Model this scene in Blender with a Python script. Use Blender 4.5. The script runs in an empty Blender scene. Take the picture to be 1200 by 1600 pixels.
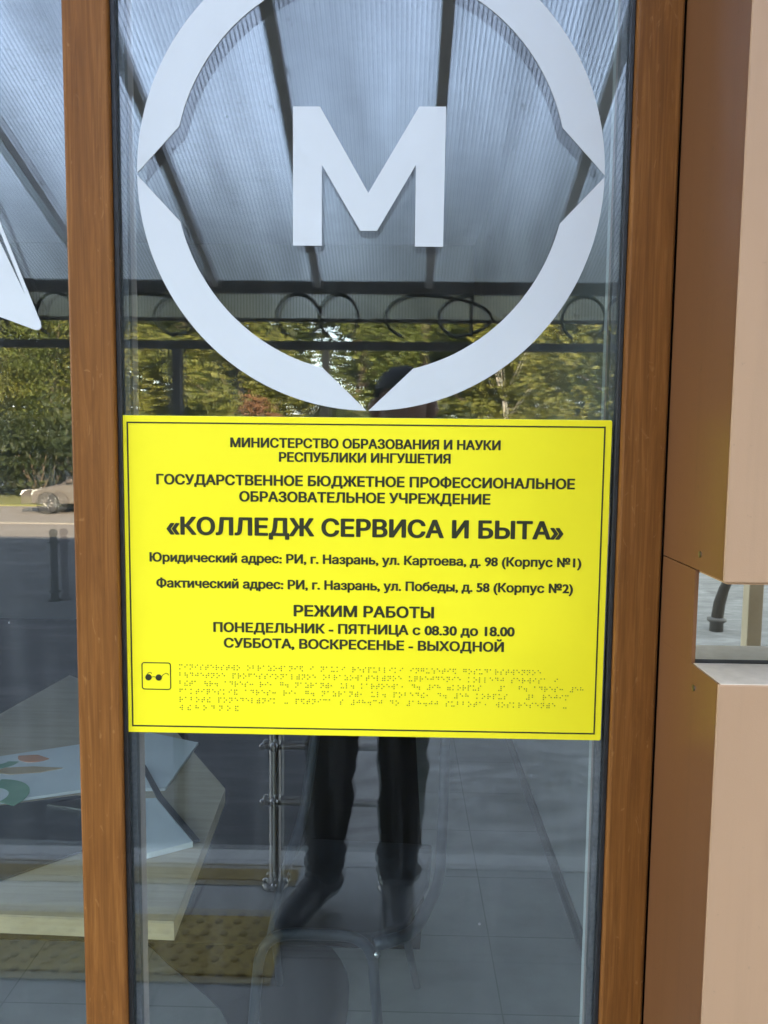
import bpy, bmesh, math, random
from mathutils import Vector, Matrix
R = math.radians
rnd = random.Random(7)
sc = bpy.context.scene

# ------------------------------------------------------------------ camera, light, exposure
cam = bpy.data.cameras.new('camera'); cam_o = bpy.data.objects.new('camera', cam)
sc.collection.objects.link(cam_o); sc.camera = cam_o
cam.sensor_fit = 'HORIZONTAL'; cam.sensor_width = 36; cam.lens = 36*1250.57/1200
cam.clip_start = 0.02; cam.clip_end = 2000
def cam_axes(yaw, pitch, roll):
    f = Vector((-math.sin(yaw)*math.cos(pitch), math.cos(yaw)*math.cos(pitch), -math.sin(pitch)))
    r = Vector((math.cos(yaw), math.sin(yaw), 0)); u = r.cross(f)
    c, s = math.cos(roll), math.sin(roll)
    return c*r+s*u, -s*r+c*u, f
_r, _u, _f = cam_axes(0.01941, 0.09159, 0.01092)
M4 = Matrix((_r, _u, -_f)).transposed().to_4x4(); M4.translation = Vector((0.04366, -0.985, 1.5))
cam_o.matrix_world = M4

SUN_EL, SUN_AZ = 22.5, 25.0          # degrees; azimuth from +Y (behind the building) towards +X
w = bpy.data.worlds.new('World'); sc.world = w; w.use_nodes = True
nt = w.node_tree; bg = nt.nodes['Background']
sky = nt.nodes.new('ShaderNodeTexSky'); sky.sky_type = 'NISHITA'; sky.sun_disc = False
sky.sun_elevation = R(SUN_EL); sky.sun_rotation = R(SUN_AZ)
hs = nt.nodes.new('ShaderNodeHueSaturation'); hs.inputs['Saturation'].default_value = .54
nt.links.new(sky.outputs[0], hs.inputs['Color']); nt.links.new(hs.outputs[0], bg.inputs[0]); bg.inputs[1].default_value = 0.15
sl = bpy.data.lights.new('sun', 'SUN'); sl.energy = 5.0; sl.angle = R(0.5); sl.color = (1, .79, .54)
so = bpy.data.objects.new('sun', sl); sc.collection.objects.link(so)
sd = Vector((math.sin(R(SUN_AZ))*math.cos(R(SUN_EL)), math.cos(R(SUN_AZ))*math.cos(R(SUN_EL)), math.sin(R(SUN_EL))))
so.rotation_euler = sd.to_track_quat('Z', 'Y').to_euler(); so.location = (0, 40, 40)
vs = sc.view_settings; sc.display_settings.display_device = 'sRGB'
vs.view_transform = 'Standard'; vs.look = 'None'; vs.gamma = 1; vs.use_curve_mapping = False
vs.exposure = 3.6
cy = sc.cycles
cy.max_bounces = 14; cy.diffuse_bounces = 5; cy.glossy_bounces = 6; cy.transmission_bounces = 8
cy.transparent_max_bounces = 40; cy.use_denoising = True
cy.caustics_reflective = False; cy.caustics_refractive = True

# ------------------------------------------------------------------ helpers
def link(o): sc.collection.objects.link(o); return o
class MB:
    """collects shapes into one mesh object"""
    def __init__(self): self.bm = bmesh.new()
    def box(self, x0, x1, y0, y1, z0, z1, bev=0):
        b = bmesh.new()
        v = [b.verts.new((x, y, z)) for x in (x0, x1) for y in (y0, y1) for z in (z0, z1)]
        for q in ((0,1,3,2),(4,6,7,5),(0,4,5,1),(2,3,7,6),(0,2,6,4),(1,5,7,3)): b.faces.new([v[i] for i in q])
        bmesh.ops.recalc_face_normals(b, faces=b.faces)
        if bev: bmesh.ops.bevel(b, geom=b.edges[:], offset=bev, segments=2, affect='EDGES', profile=.5)
        self.add(b); return self
    def add(self, b, m=None):
        me = bpy.data.meshes.new('t'); b.to_mesh(me); b.free()
        if m: me.transform(m)
        self.bm.from_mesh(me); bpy.data.meshes.remove(me); return self
    def prism(self, pts, d0, d1, axis='Y', bev=0):
        """polygon in XZ (axis Y) or XY (axis Z), extruded from d0 to d1"""
        b = bmesh.new()
        P = (lambda p, d: (p[0], d, p[1])) if axis == 'Y' else (lambda p, d: (p[0], p[1], d)) if axis == 'Z' else (lambda p, d: (d, p[0], p[1]))
        n = len(pts)
        a = [b.verts.new(P(p, d0)) for p in pts]; c = [b.verts.new(P(p, d1)) for p in pts]
        b.faces.new(a); b.faces.new(c[::-1])
        for i in range(n): b.faces.new((a[i], c[i], c[(i+1) % n], a[(i+1) % n]))
        bmesh.ops.recalc_face_normals(b, faces=b.faces)
        if bev: bmesh.ops.bevel(b, geom=b.edges[:], offset=bev, segments=2, affect='EDGES', profile=.5)
        return self.add(b)
    def tube(self, pts, r, n=10, closed=False, smooth=True):
        """swept tube; r a number or one per point"""
        pts = [Vector(p) for p in pts]; m = len(pts)
        rs = r if isinstance(r, (list, tuple)) else [r]*m
        rings = []; up = None
        for i, p in enumerate(pts):
            if closed: t = pts[(i+1) % m]-pts[i-1]
            else: t = pts[min(i+1, m-1)]-pts[max(i-1, 0)]
            t.normalize()
            if up is None: up = Vector((0,0,1)) if abs(t.z) < .9 else Vector((1,0,0))
            a = t.cross(up); 
            if a.length < 1e-4: a = t.cross(Vector((0,1,0)))
            a.normalize(); up = a.cross(t).normalized()
            rings.append([self.bm.verts.new(p+rs[i]*(a*math.cos(2*math.pi*k/n)+up*math.sin(2*math.pi*k/n))) for k in range(n)])
        for i in range(m if closed else m-1):
            A, B = rings[i], rings[(i+1) % m]
            for k in range(n):
                f = self.bm.faces.new((A[k], A[(k+1) % n], B[(k+1) % n], B[k])); f.smooth = smooth
        if not closed:
            self.bm.faces.new(rings[0][::-1]); self.bm.faces.new(rings[-1])
        return self
    def ball(self, c, r, seg=12, sz=1):
        b = bmesh.new(); bmesh.ops.create_uvsphere(b, u_segments=seg, v_segments=max(6, seg//2+2), radius=r)
        for f in b.faces: f.smooth = True
        return self.add(b, Matrix.Translation(Vector(c)) @ Matrix.Diagonal((1, 1, sz, 1)))
    def lathe(self, prof, c=(0,0,0), n=24, axis='Z'):
        rings = []
        for (rr, h) in prof:
            rings.append([])
            for k in range(n):
                a = 2*math.pi*k/n
                v = (rr*math.cos(a), rr*math.sin(a), h) if axis == 'Z' else (rr*math.cos(a), h, rr*math.sin(a))
                rings[-1].append(self.bm.verts.new(Vector(c)+Vector(v)))
        for A, B in zip(rings, rings[1:]):
            for k in range(n):
                f = self.bm.faces.new((A[k], A[(k+1) % n], B[(k+1) % n], B[k])); f.smooth = True
        self.bm.faces.new(rings[0][::-1]); self.bm.faces.new(rings[-1])
        return self
    def build(self, name, mat, parent=None, recalc=True):
        if recalc: bmesh.ops.recalc_face_normals(self.bm, faces=self.bm.faces)
        me = bpy.data.meshes.new(name); self.bm.to_mesh(me); self.bm.free()
        for m_ in (mat if isinstance(mat, (list, tuple)) else [mat]): me.materials.append(m_)
        o = link(bpy.data.objects.new(name, me))
        if parent: attach(o, parent)
        return o
def attach(o, parent):
    o.parent = parent
    if parent.type == 'EMPTY': o.matrix_parent_inverse = Matrix.Translation(-Vector(parent.location))
    return o
def thing(name, label, cat, loc=(0,0,0), group=None):
    o = link(bpy.data.objects.new(name, None)); o.location = loc; o.empty_display_size = .1
    return tag(o, label, cat, group)
def tag(o, label, cat, group=None, kind=None):
    o['label'] = label; o['category'] = cat
    if group: o['group'] = group
    if kind: o['kind'] = kind
    return o
def struct(o): o['kind'] = 'structure'; return o
def copy_tree(o, parent=None, dloc=None):
    c = o.copy(); sc.collection.objects.link(c)
    if parent: c.parent = parent
    for ch in list(o.children): copy_tree(ch, c)
    return c

# ------------------------------------------------------------------ materials
def mat(name, col, rough=.5, metal=0, spec=.5, coat=0):
    m = bpy.data.materials.new(name); m.use_nodes = True
    b = m.node_tree.nodes['Principled BSDF']
    b.inputs['Base Color'].default_value = (*col, 1); b.inputs['Roughness'].default_value = rough
    b.inputs['Metallic'].default_value = metal; b.inputs['Specular IOR Level'].default_value = spec
    b.inputs['Coat Weight'].default_value = coat
    return m
def nodes(m): return m.node_tree.nodes, m.node_tree.links, m.node_tree.nodes['Principled BSDF']
def coords(m, scale=(1,1,1), kind='Object', rot=(0,0,0)):
    N, L, b = nodes(m)
    tc = N.new('ShaderNodeTexCoord'); mp = N.new('ShaderNodeMapping')
    mp.inputs['Scale'].default_value = scale; mp.inputs['Rotation'].default_value = rot
    L.new(tc.outputs[kind], mp.inputs[0]); return mp.outputs[0]
def noise(m, vec, scale, detail=4, rough=.55, dist=0):
    N, L, b = nodes(m); n = N.new('ShaderNodeTexNoise')
    n.inputs['Scale'].default_value = scale; n.inputs['Detail'].default_value = detail
    n.inputs['Roughness'].default_value = rough; n.inputs['Distortion'].default_value = dist
    L.new(vec, n.inputs['Vector']); return n.outputs['Fac']
def ramp(m, fac, stops):
    N, L, b = nodes(m); r = N.new('ShaderNodeValToRGB')
    e = r.color_ramp.elements
    while len(e) < len(stops): e.new(.5)
    for el, (p, c) in zip(e, stops): el.position = p; el.color = (*c, 1) if len(c) == 3 else c
    L.new(fac, r.inputs[0]); return r.outputs[0]
def mixc(m, fac, a, b_, mode='MIX'):
    N, L, b = nodes(m); x = N.new('ShaderNodeMix'); x.data_type = 'RGBA'; x.blend_type = mode
    for s, v in ((x.inputs[0], fac), (x.inputs[6], a), (x.inputs[7], b_)):
        if hasattr(v, 'is_linked'): L.new(v, s)
        elif isinstance(v, (int, float)): s.default_value = v
        else: s.default_value = (*v, 1)
    return x.outputs[2]
def math_(m, op, a, b_=None, clamp=False):
    N, L, b = nodes(m); x = N.new('ShaderNodeMath'); x.operation = op; x.use_clamp = clamp
    for s, v in zip(x.inputs, (a, b_)):
        if v is None: continue
        if hasattr(v, 'is_linked'): L.new(v, s)
        else: s.default_value = v
    return x.outputs[0]
def bump(m, h, strength=.2, dist=.001):
    N, L, b = nodes(m); x = N.new('ShaderNodeBump'); x.inputs['Strength'].default_value = strength
    x.inputs['Distance'].default_value = dist; L.new(h, x.inputs['Height']); L.new(x.outputs[0], b.inputs['Normal'])
def setcol(m, out): N, L, b = nodes(m); L.new(out, b.inputs['Base Color'])
def mottled(name, c0, c1, scale, rough=.6, stretch=(1,1,1), detail=5, bmp=0, metal=0, spec=.5, bscale=None):
    m = mat(name, c0, rough, metal, spec); v = coords(m, stretch)
    n = noise(m, v, scale, detail); setcol(m, ramp(m, n, [(.3, c0), (.7, c1)]))
    if bmp: bump(m, noise(m, coords(m), bscale or scale*4, 3), bmp)
    return m

def wood_foil():
    m = mat('golden_oak_foil', (.3,.13,.045), .5, 0, .2)
    v = coords(m, (1, 1, .06))
    big = noise(m, v, 60, 8, .68, 1.6)
    fine = noise(m, coords(m, (1, 1, .02)), 420, 3, .6)
    c = ramp(m, big, [(.28, (.155,.056,.012)), (.5, (.225,.085,.018)), (.72, (.30,.122,.029))])
    c = mixc(m, math_(m, 'MULTIPLY', ramp(m, fine, [(.45, (0,0,0)), (.68, (1,1,1))]), .6), c, (.13,.048,.012))
    # sparse pale medullary flecks
    fl = noise(m, coords(m, (1, 1, .42), rot=(0, .25, 0)), 60, 2, .5, 2.5)
    c = mixc(m, math_(m, 'MULTIPLY', ramp(m, fl, [(.66, (0,0,0)), (.76, (1,1,1))]), .28), c, (.46,.23,.08))
    setcol(m, c); bump(m, fine, .25, .0004)
    return m
WOOD = wood_foil()
INNERF = mottled('pale_inner_frame', (.50,.40,.38), (.56,.45,.43), 30, .5, (1,1,.1))
RUBBER = mottled('black_gasket_rubber', (.010,.010,.011), (.02,.02,.022), 80, .45)
SPACER = mottled('aluminium_spacer_bar', (.10,.11,.12), (.16,.17,.18), 200, .4, metal=.6)
VINYL = mottled('white_vinyl_film', (.625,.64,.645), (.66,.675,.68), 9, .38, spec=.35)
YELLOW = mottled('yellow_sign_plastic', (.965,.82,.014), (.985,.855,.02), 6, .42, spec=.3)
SIGN_EDGE = mottled('sign_plastic_edge', (.80,.78,.25), (.85,.83,.32), 30, .5)
INK = mottled('sign_ink', (.028,.03,.012), (.04,.042,.018), 300, .5, spec=.25)
PINK = mottled('salmon_powder_paint', (.425,.258,.150), (.46,.284,.168), 3, .48, (1,1,.5), 6, .15, spec=.3, bscale=900)
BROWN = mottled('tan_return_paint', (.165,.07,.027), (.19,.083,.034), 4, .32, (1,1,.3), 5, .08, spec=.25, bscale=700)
LEDGE = mottled('dusty_ledge_metal', (.58,.47,.35), (.68,.56,.43), 60, .55, bmp=.2)
DARKGAP = mottled('dark_joint', (.012,.011,.010), (.02,.018,.016), 50, .8)
MIRROR = mottled('polished_steel_band', (.50,.50,.43), (.55,.55,.475), 3, .012, metal=1)
STEEL = mottled('brushed_steel', (.24,.23,.21), (.32,.31,.28), 40, .36, (1,1,.1), metal=1)
CHROME = mottled('chrome', (.5,.5,.5), (.6,.6,.6), 20, .2, metal=1)
FRAMEPAINT = mottled('dark_canopy_paint', (.075,.072,.07), (.11,.105,.10), 12, .5)
BOLLARDPAINT = mottled('black_bollard_paint', (.006,.006,.007), (.012,.012,.013), 30, .6, spec=.2)
SCROLLPAINT = mottled('black_scroll_paint', (.02,.019,.019), (.035,.033,.032), 20, .5)
RAFTER = mottled('grey_rafter_paint', (.68,.68,.67), (.76,.76,.75), 12, .5)
POSTPAINT = mottled('cream_post_paint', (.45,.38,.27), (.55,.47,.34), 8, .5)
WHITEWALL = mottled('white_plaster', (.28,.29,.30), (.34,.35,.36), 3, .8, bmp=.1)
UPVC = mottled('white_upvc', (.72,.74,.76), (.78,.80,.82), 5, .4)
WALL = mottled('facade_render', (.45,.36,.28), (.53,.43,.34), 2, .85, bmp=.3)
CEIL = mottled('ceiling_board', (.40,.40,.40), (.46,.46,.46), 4, .9)
LAPTOP = mottled('black_folder_plastic', (.018,.02,.024), (.03,.032,.036), 40, .4)
CHAIRTUBE = mottled('blue_grey_tube', (.022,.030,.045), (.034,.044,.062), 60, .45, metal=0)
CHAIRSEAT = mottled('navy_seat_cloth', (.009,.012,.020), (.016,.020,.032), 220, .8, bmp=.3)
SHOE = mottled('black_shoe_leather', (.010,.010,.011), (.018,.018,.02), 40, .5)
TROUSER = mottled('dark_olive_cloth', (.007,.0075,.006), (.015,.0155,.012), 30, .85, (1,1,.5), bmp=.4, bscale=60)
JACKET = mottled('dark_jacket_cloth', (.014,.015,.018), (.025,.026,.03), 40, .85, bmp=.3)
SKIN = mottled('skin', (.45,.26,.18), (.52,.31,.22), 25, .5)
HAIR = mottled('dark_hair', (.012,.009,.008), (.03,.022,.017), 200, .6, (1,1,.1))
EYE = mottled('eye_white', (.7,.68,.65), (.75,.73,.7), 30, .2)
LIP = mottled('lip', (.40,.17,.14), (.44,.2,.16), 60, .5)
PHONEB = mottled('black_phone_glass', (.010,.011,.012), (.016,.017,.018), 10, .15)
CARPAINT = mottled('dark_car_paint', (.17,.15,.13), (.20,.175,.15), 3, .25, metal=.5)
CARGLASS = mottled('car_glass', (.012,.014,.016), (.018,.02,.022), 5, .05)
TYRE = mottled('tyre_rubber', (.018,.018,.018), (.03,.03,.03), 60, .8)
ALLOY = mottled('alloy_rim', (.6,.6,.58), (.7,.7,.68), 20, .3, metal=.8)
LAMPGLASS = mottled('headlamp_glass', (.8,.8,.78), (.9,.9,.88), 12, .12)
BARK = mottled('bark', (.06,.045,.032), (.13,.10,.075), 8, .9, (1,1,.2), bmp=.6)
DBARK = mottled('dark_wet_bark', (.02,.018,.015), (.045,.038,.03), 14, .85, (1,1,.2), bmp=.5)
BIRCH = mottled('birch_bark', (.20,.19,.17), (.42,.40,.36), 6, .8, (1,1,3), bmp=.3)
YPAINT = mottled('worn_yellow_edge_paint', (.17,.115,.022), (.26,.18,.04), 14, .75, (1,3,1), bmp=.2)
EDGING = mottled('pale_stone_edging', (.34,.34,.33), (.44,.44,.42), 18, .7, bmp=.2)
KERB = mottled('kerb_concrete', (.20,.18,.15), (.28,.25,.21), 9, .9, bmp=.3)
GRASS = mottled('verge_grass', (.09,.10,.025), (.20,.19,.06), 1.5, .9, (1,2.5,1), 8)
EARTH = mottled('park_ground', (.05,.05,.022), (.10,.09,.045), .4, .95, detail=8)

def polycarb(top=False):
    m = bpy.data.materials.new('ribbed_polycarbonate'); m.use_nodes = True
    N, L = m.node_tree.nodes, m.node_tree.links; N.remove(N['Principled BSDF'])
    out = N['Material Output']
    tc = N.new('ShaderNodeTexCoord'); sx = N.new('ShaderNodeSeparateXYZ'); L.new(tc.outputs['Object'], sx.inputs[0])
    fr = N.new('ShaderNodeMath'); fr.operation = 'MULTIPLY'; fr.inputs[1].default_value = 1/.0155; L.new(sx.outputs[0], fr.inputs[0])
    fc = N.new('ShaderNodeMath'); fc.operation = 'FRACT'; L.new(fr.outputs[0], fc.inputs[0])
    pp = N.new('ShaderNodeMath'); pp.operation = 'PINGPONG'; pp.inputs[1].default_value = .5; L.new(fc.outputs[0], pp.inputs[0])
    rp = N.new('ShaderNodeValToRGB'); e = rp.color_ramp.elements
    e[0].position = .07; e[0].color = (.30,.32,.36,1); e[1].position = .24; e[1].color = (.86,.90,.97,1)
    L.new(pp.outputs[0], rp.inputs[0])
    # grime: long soft streaks along the slope and dust specks
    mp = N.new('ShaderNodeMapping'); mp.inputs['Scale'].default_value = (4, .5, 1); L.new(tc.outputs['Object'], mp.inputs[0])
    ns = N.new('ShaderNodeTexNoise'); ns.inputs['Scale'].default_value = 1.6; ns.inputs['Detail'].default_value = 7; L.new(mp.outputs[0], ns.inputs['Vector'])
    r2 = N.new('ShaderNodeValToRGB'); e = r2.color_ramp.elements
    e[0].position = .33; e[0].color = (.62,.62,.62,1); e[1].position = .62; e[1].color = (1,1,1,1); L.new(ns.outputs['Fac'], r2.inputs[0])
    n2 = N.new('ShaderNodeTexNoise'); n2.inputs['Scale'].default_value = 22; n2.inputs['Detail'].default_value = 2; L.new(tc.outputs['Object'], n2.inputs['Vector'])
    r3 = N.new('ShaderNodeValToRGB'); e = r3.color_ramp.elements
    e[0].position = .70; e[0].color = (1,1,1,1); e[1].position = .76; e[1].color = (.45,.43,.40,1); L.new(n2.outputs['Fac'], r3.inputs[0])
    m1 = N.new('ShaderNodeMix'); m1.data_type = 'RGBA'; m1.blend_type = 'MULTIPLY'; m1.inputs[0].default_value = 1
    L.new(rp.outputs[0], m1.inputs[6]); L.new(r2.outputs[0], m1.inputs[7])
    m2 = N.new('ShaderNodeMix'); m2.data_type = 'RGBA'; m2.blend_type = 'MULTIPLY'; m2.inputs[0].default_value = 1
    L.new(m1.outputs[2], m2.inputs[6]); L.new(r3.outputs[0], m2.inputs[7])
    tr = N.new('ShaderNodeBsdfRefraction'); tr.inputs['Roughness'].default_value = .55; tr.inputs['IOR'].default_value = 1.14; tl = N.new('ShaderNodeBsdfTranslucent')
    if top:
        tr.inputs[0].default_value = (.95,.97,1,1); L.new(tr.outputs[0], out.inputs[0]); return m
    L.new(m2.outputs[2], tr.inputs[0]); L.new(m2.outputs[2], tl.inputs[0])
    df = N.new('ShaderNodeBsdfDiffuse'); df.inputs[0].default_value = (.55,.57,.6,1)
    a = N.new('ShaderNodeMixShader'); a.inputs[0].default_value = .28; L.new(tr.outputs[0], a.inputs[1]); L.new(tl.outputs[0], a.inputs[2])
    b = N.new('ShaderNodeMixShader'); b.inputs[0].default_value = .08; L.new(a.outputs[0], b.inputs[1]); L.new(df.outputs[0], b.inputs[2])
    L.new(b.outputs[0], out.inputs[0]); return m
POLY = polycarb(); POLYTOP = polycarb(True)

def glass(name, r0, tint=(.93,.96,.95)):
    m = bpy.data.materials.new(name); m.use_nodes = True
    N, L = m.node_tree.nodes, m.node_tree.links; N.remove(N['Principled BSDF']); out = N['Material Output']
    tr = N.new('ShaderNodeBsdfTransparent'); tr.inputs[0].default_value = (*tint, 1)
    if r0 <= 0: L.new(tr.outputs[0], out.inputs[0]); return m
    gl = N.new('ShaderNodeBsdfGlossy'); gl.inputs['Roughness'].default_value = 0; gl.inputs[0].default_value = (.96,.98,1,1)
    lw = N.new('ShaderNodeLayerWeight'); lw.inputs[0].default_value = .5
    p = N.new('ShaderNodeMath'); p.operation = 'POWER'; p.inputs[1].default_value = 5; L.new(lw.outputs['Facing'], p.inputs[0])
    k = N.new('ShaderNodeMath'); k.operation = 'MULTIPLY_ADD'; k.inputs[1].default_value = 1-r0; k.inputs[2].default_value = r0; L.new(p.outputs[0], k.inputs[0])
    x = N.new('ShaderNodeMixShader'); L.new(k.outputs[0], x.inputs[0]); L.new(tr.outputs[0], x.inputs[1]); L.new(gl.outputs[0], x.inputs[2])
    # dust specks and faint water marks catch a little light
    tc = N.new('ShaderNodeTexCoord'); vo = N.new('ShaderNodeTexVoronoi'); vo.inputs['Scale'].default_value = 26; L.new(tc.outputs['Object'], vo.inputs['Vector'])
    lt = N.new('ShaderNodeMath'); lt.operation = 'LESS_THAN'; lt.inputs[1].default_value = .035; L.new(vo.outputs['Distance'], lt.inputs[0])
    ns = N.new('ShaderNodeTexNoise'); ns.inputs['Scale'].default_value = 3; L.new(tc.outputs['Object'], ns.inputs['Vector'])
    g2 = N.new('ShaderNodeMath'); g2.operation = 'GREATER_THAN'; g2.inputs[1].default_value = .56; L.new(ns.outputs['Fac'], g2.inputs[0])
    ml = N.new('ShaderNodeMath'); ml.operation = 'MULTIPLY'; L.new(lt.outputs[0], ml.inputs[0]); L.new(g2.outputs[0], ml.inputs[1])
    m5 = N.new('ShaderNodeMath'); m5.operation = 'MULTIPLY_ADD'; m5.inputs[1].default_value = .35; m5.inputs[2].default_value = .003; L.new(ml.outputs[0], m5.inputs[0])
    mp = N.new('ShaderNodeMapping'); mp.inputs['Scale'].default_value = (14, 1, 1.5); L.new(tc.outputs['Object'], mp.inputs[0])
    n3 = N.new('ShaderNodeTexNoise'); n3.inputs['Scale'].default_value = 2; n3.inputs['Detail'].default_value = 6; n3.inputs['Roughness'].default_value = .7; L.new(mp.outputs[0], n3.inputs['Vector'])
    mr = N.new('ShaderNodeMapRange'); mr.inputs[1].default_value = .5; mr.inputs[2].default_value = .75; mr.inputs[3].default_value = 0; mr.inputs[4].default_value = .022; L.new(n3.outputs['Fac'], mr.inputs[0])
    m6 = N.new('ShaderNodeMath'); m6.operation = 'ADD'; L.new(m5.outputs[0], m6.inputs[0]); L.new(mr.outputs[0], m6.inputs[1]); m5 = m6
    df = N.new('ShaderNodeBsdfDiffuse'); df.inputs[0].default_value = (.7,.72,.74,1)
    y = N.new('ShaderNodeMixShader'); L.new(m5.outputs[0], y.inputs[0]); L.new(x.outputs[0], y.inputs[1]); L.new(df.outputs[0], y.inputs[2])
    L.new(y.outputs[0], out.inputs[0]); return m
GLASS = glass('window_glass', .112); GLASS_IN = glass('window_glass_inner', .102); GLASS_BACK = glass('window_glass_back', 0, (.97,.985,.98))

def asphalt():
    m = mat('grey_asphalt', (.1,.1,.1), .9, 0, .12); v = coords(m)
    a = noise(m, coords(m, (.5, 1.6, 1), rot=(0,0,.12)), .9, 8, .62, .6)
    b = noise(m, coords(m, (.6, 5, 1), rot=(0,0,-.06)), 1.6, 6, .65, .8)
    c = ramp(m, a, [(.3, (.036,.039,.045)), (.7, (.068,.071,.077))])
    c = mixc(m, math_(m, 'MULTIPLY', ramp(m, b, [(.5, (0,0,0)), (.72, (1,1,1))]), .55), c, (.26,.26,.255))
    s = noise(m, v, 260, 2); c = mixc(m, .35, c, ramp(m, s, [(.35, (.05,.05,.05)), (.7, (.22,.22,.22))]))
    setcol(m, c); bump(m, s, .5, .004); return m
ASPHALT = asphalt()
def apron():
    m = mat('streaky_concrete', (.2,.2,.2), .85, 0, .2)
    a = noise(m, coords(m, (.9, 2.2, 1), rot=(0,0,.10)), 1.7, 8, .66, 1.8); b_ = noise(m, coords(m, (.9, 4.5, 1), rot=(0,0,-.2)), 2.0, 7, .66, 2.2)
    c = ramp(m, a, [(.3, (.13,.128,.12)), (.52, (.22,.216,.205)), (.72, (.34,.338,.33))])
    c = mixc(m, math_(m, 'MULTIPLY', ramp(m, b_, [(.52, (0,0,0)), (.72, (1,1,1))]), .45), c, (.50,.50,.495))
    s_ = noise(m, coords(m), 200, 2); c = mixc(m, .15, c, ramp(m, s_, [(.35, (.1,.1,.1)), (.7, (.4,.4,.4))])); setcol(m, c); bump(m, s_, .3, .003); return m
APRON = apron()
ROADM = mottled('dusty_road_asphalt', (.175,.152,.13), (.23,.20,.172), .6, .85, (.25,2,1), 7, bmp=.2, bscale=120)
def tiles(name, c0, c1, grout, size, mortar=.008, rough=.5, spec=.5):
    m = mat(name, c0, rough, 0, spec); N, L, b = nodes(m); v = coords(m)
    br = N.new('ShaderNodeTexBrick'); br.offset = 0; L.new(v, br.inputs['Vector'])
    br.inputs['Scale'].default_value = 1/size; br.inputs['Mortar Size'].default_value = mortar; br.inputs['Mortar Smooth'].default_value = .1
    br.inputs['Brick Width'].default_value = 1; br.inputs['Row Height'].default_value = 1
    br.inputs['Color1'].default_value = (*c0, 1); br.inputs['Color2'].default_value = (*c1, 1); br.inputs['Mortar'].default_value = (*grout, 1)
    n = noise(m, v, 7, 8, .6); c = mixc(m, .5, br.outputs['Color'], ramp(m, n, [(.3, tuple(x*.75 for x in c0)), (.7, tuple(x*1.2 for x in c1))]))
    c2 = mixc(m, math_(m, 'MULTIPLY', br.outputs['Fac'], .8), c, grout)
    setcol(m, c2); bump(m, n, .06, .002); return m
PORCH = tiles('porch_granite_tile', (.21,.21,.20), (.245,.245,.235), (.11,.11,.107), .6)
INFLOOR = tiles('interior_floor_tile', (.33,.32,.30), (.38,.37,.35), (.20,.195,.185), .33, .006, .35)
FLOORSHADE = mottled('painted_floor_shade', (.006,.006,.007), (.011,.011,.012), 120, .95, spec=.1, bmp=.3)  # near-black colour painted for the dim floor and the shadow under the chair
TACT = mottled('tactile_yellow', (.27,.185,.022), (.34,.24,.04), 12, .7, bmp=.15)
TACTSTUD = mottled('tactile_stud', (.17,.11,.014), (.21,.14,.02), 30, .7)
def laminate():
    m = mat('oak_laminate', (.4,.3,.2), .45); v = coords(m, (1, 14, 1))
    n = noise(m, v, 6, 6, .6, .5); setcol(m, ramp(m, n, [(.3, (.48,.38,.27)), (.7, (.62,.50,.36))])); return m
LAM = laminate()
LAMEDGE = mottled('pale_edge_banding', (.58,.45,.29), (.68,.54,.36), 20, .5, (1,1,6))
def leaf(name, c0, c1, c2):
    m = mat(name, c0, .55, 0, .3); N, L, b = nodes(m)
    gi = N.new('ShaderNodeObjectInfo'); v = coords(m)
    n = noise(m, v, 1.3, 3); w_ = noise(m, v, 24, 1)
    f = math_(m, 'ADD', math_(m, 'MULTIPLY', n, .6), math_(m, 'MULTIPLY', w_, .45))
    setcol(m, ramp(m, f, [(.3, c0), (.52, c1), (.75, c2)]))
    out = N['Material Output']; tl = N.new('ShaderNodeBsdfTranslucent'); tl.inputs[0].default_value = (*[min(1, x*1.1) for x in c1], 1)
    x = N.new('ShaderNodeMixShader'); x.inputs[0].default_value = .25
    L.new(b.outputs[0], x.inputs[1]); L.new(tl.outputs[0], x.inputs[2]); L.new(x.outputs[0], out.inputs[0]); return m
LEAF_A = leaf('leaf_green', (.018,.028,.008), (.065,.085,.017), (.19,.20,.045))
LEAF_B = leaf('leaf_yellow_green', (.026,.034,.009), (.105,.115,.022), (.28,.26,.055))
LEAF_D = leaf('leaf_dark', (.015,.024,.009), (.03,.042,.014), (.06,.068,.022))
LEAF_R = leaf('leaf_rust', (.05,.032,.014), (.14,.065,.03), (.26,.13,.06))

# ================================================================== SETTING
ZG = -.5
b = MB().box(-300, 300, -400, 200, ZG-.6, ZG-.012); struct(b.build('ground', EARTH))
b = MB().box(-60, 60, -14.2, -1.80, ZG-.2, ZG-.004); struct(b.build('forecourt', ASPHALT))
b = MB().prism([(-.30,-1.80),(9,-1.80),(9,-13.9),(2.2,-13.9),(-.5,-5.2)], ZG-.01, ZG, 'Z'); struct(b.build('concrete_apron', APRON))
b = MB().box(-120, 120, -21.2, -14.2, ZG-.2, ZG-.008); struct(b.build('road', ROADM))
b = MB()
for i in range(-40, 40): b.box(i*1.0+.004, i*1.0+.996, -16.98, -16.83, ZG-.1, ZG+.012, .008)
struct(b.build('kerb', KERB))
b = MB().box(-120, 120, -25, -21.2, ZG-.2, ZG+.03); struct(b.build('verge', GRASS))
b = MB().box(-3.2, 3.4, -1.692, .02, ZG-.1, 0); struct(b.build('porch', PORCH))
b = MB().box(-3.2, 3.4, -1.80, -1.694, ZG-.1, .002, .004); struct(b.build('porch_edging', EDGING))
b = MB().box(-3.2, -.29, -1.665, -1.565, -.02, .004); struct(b.build('porch_edge_line', YPAINT))
b = MB().box(-2.4, -.297, -1.388, -1.078, -.02, .006, .002); tp = b.build('tactile_strip', TACT); struct(tp)
b = MB(); k = 0
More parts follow.
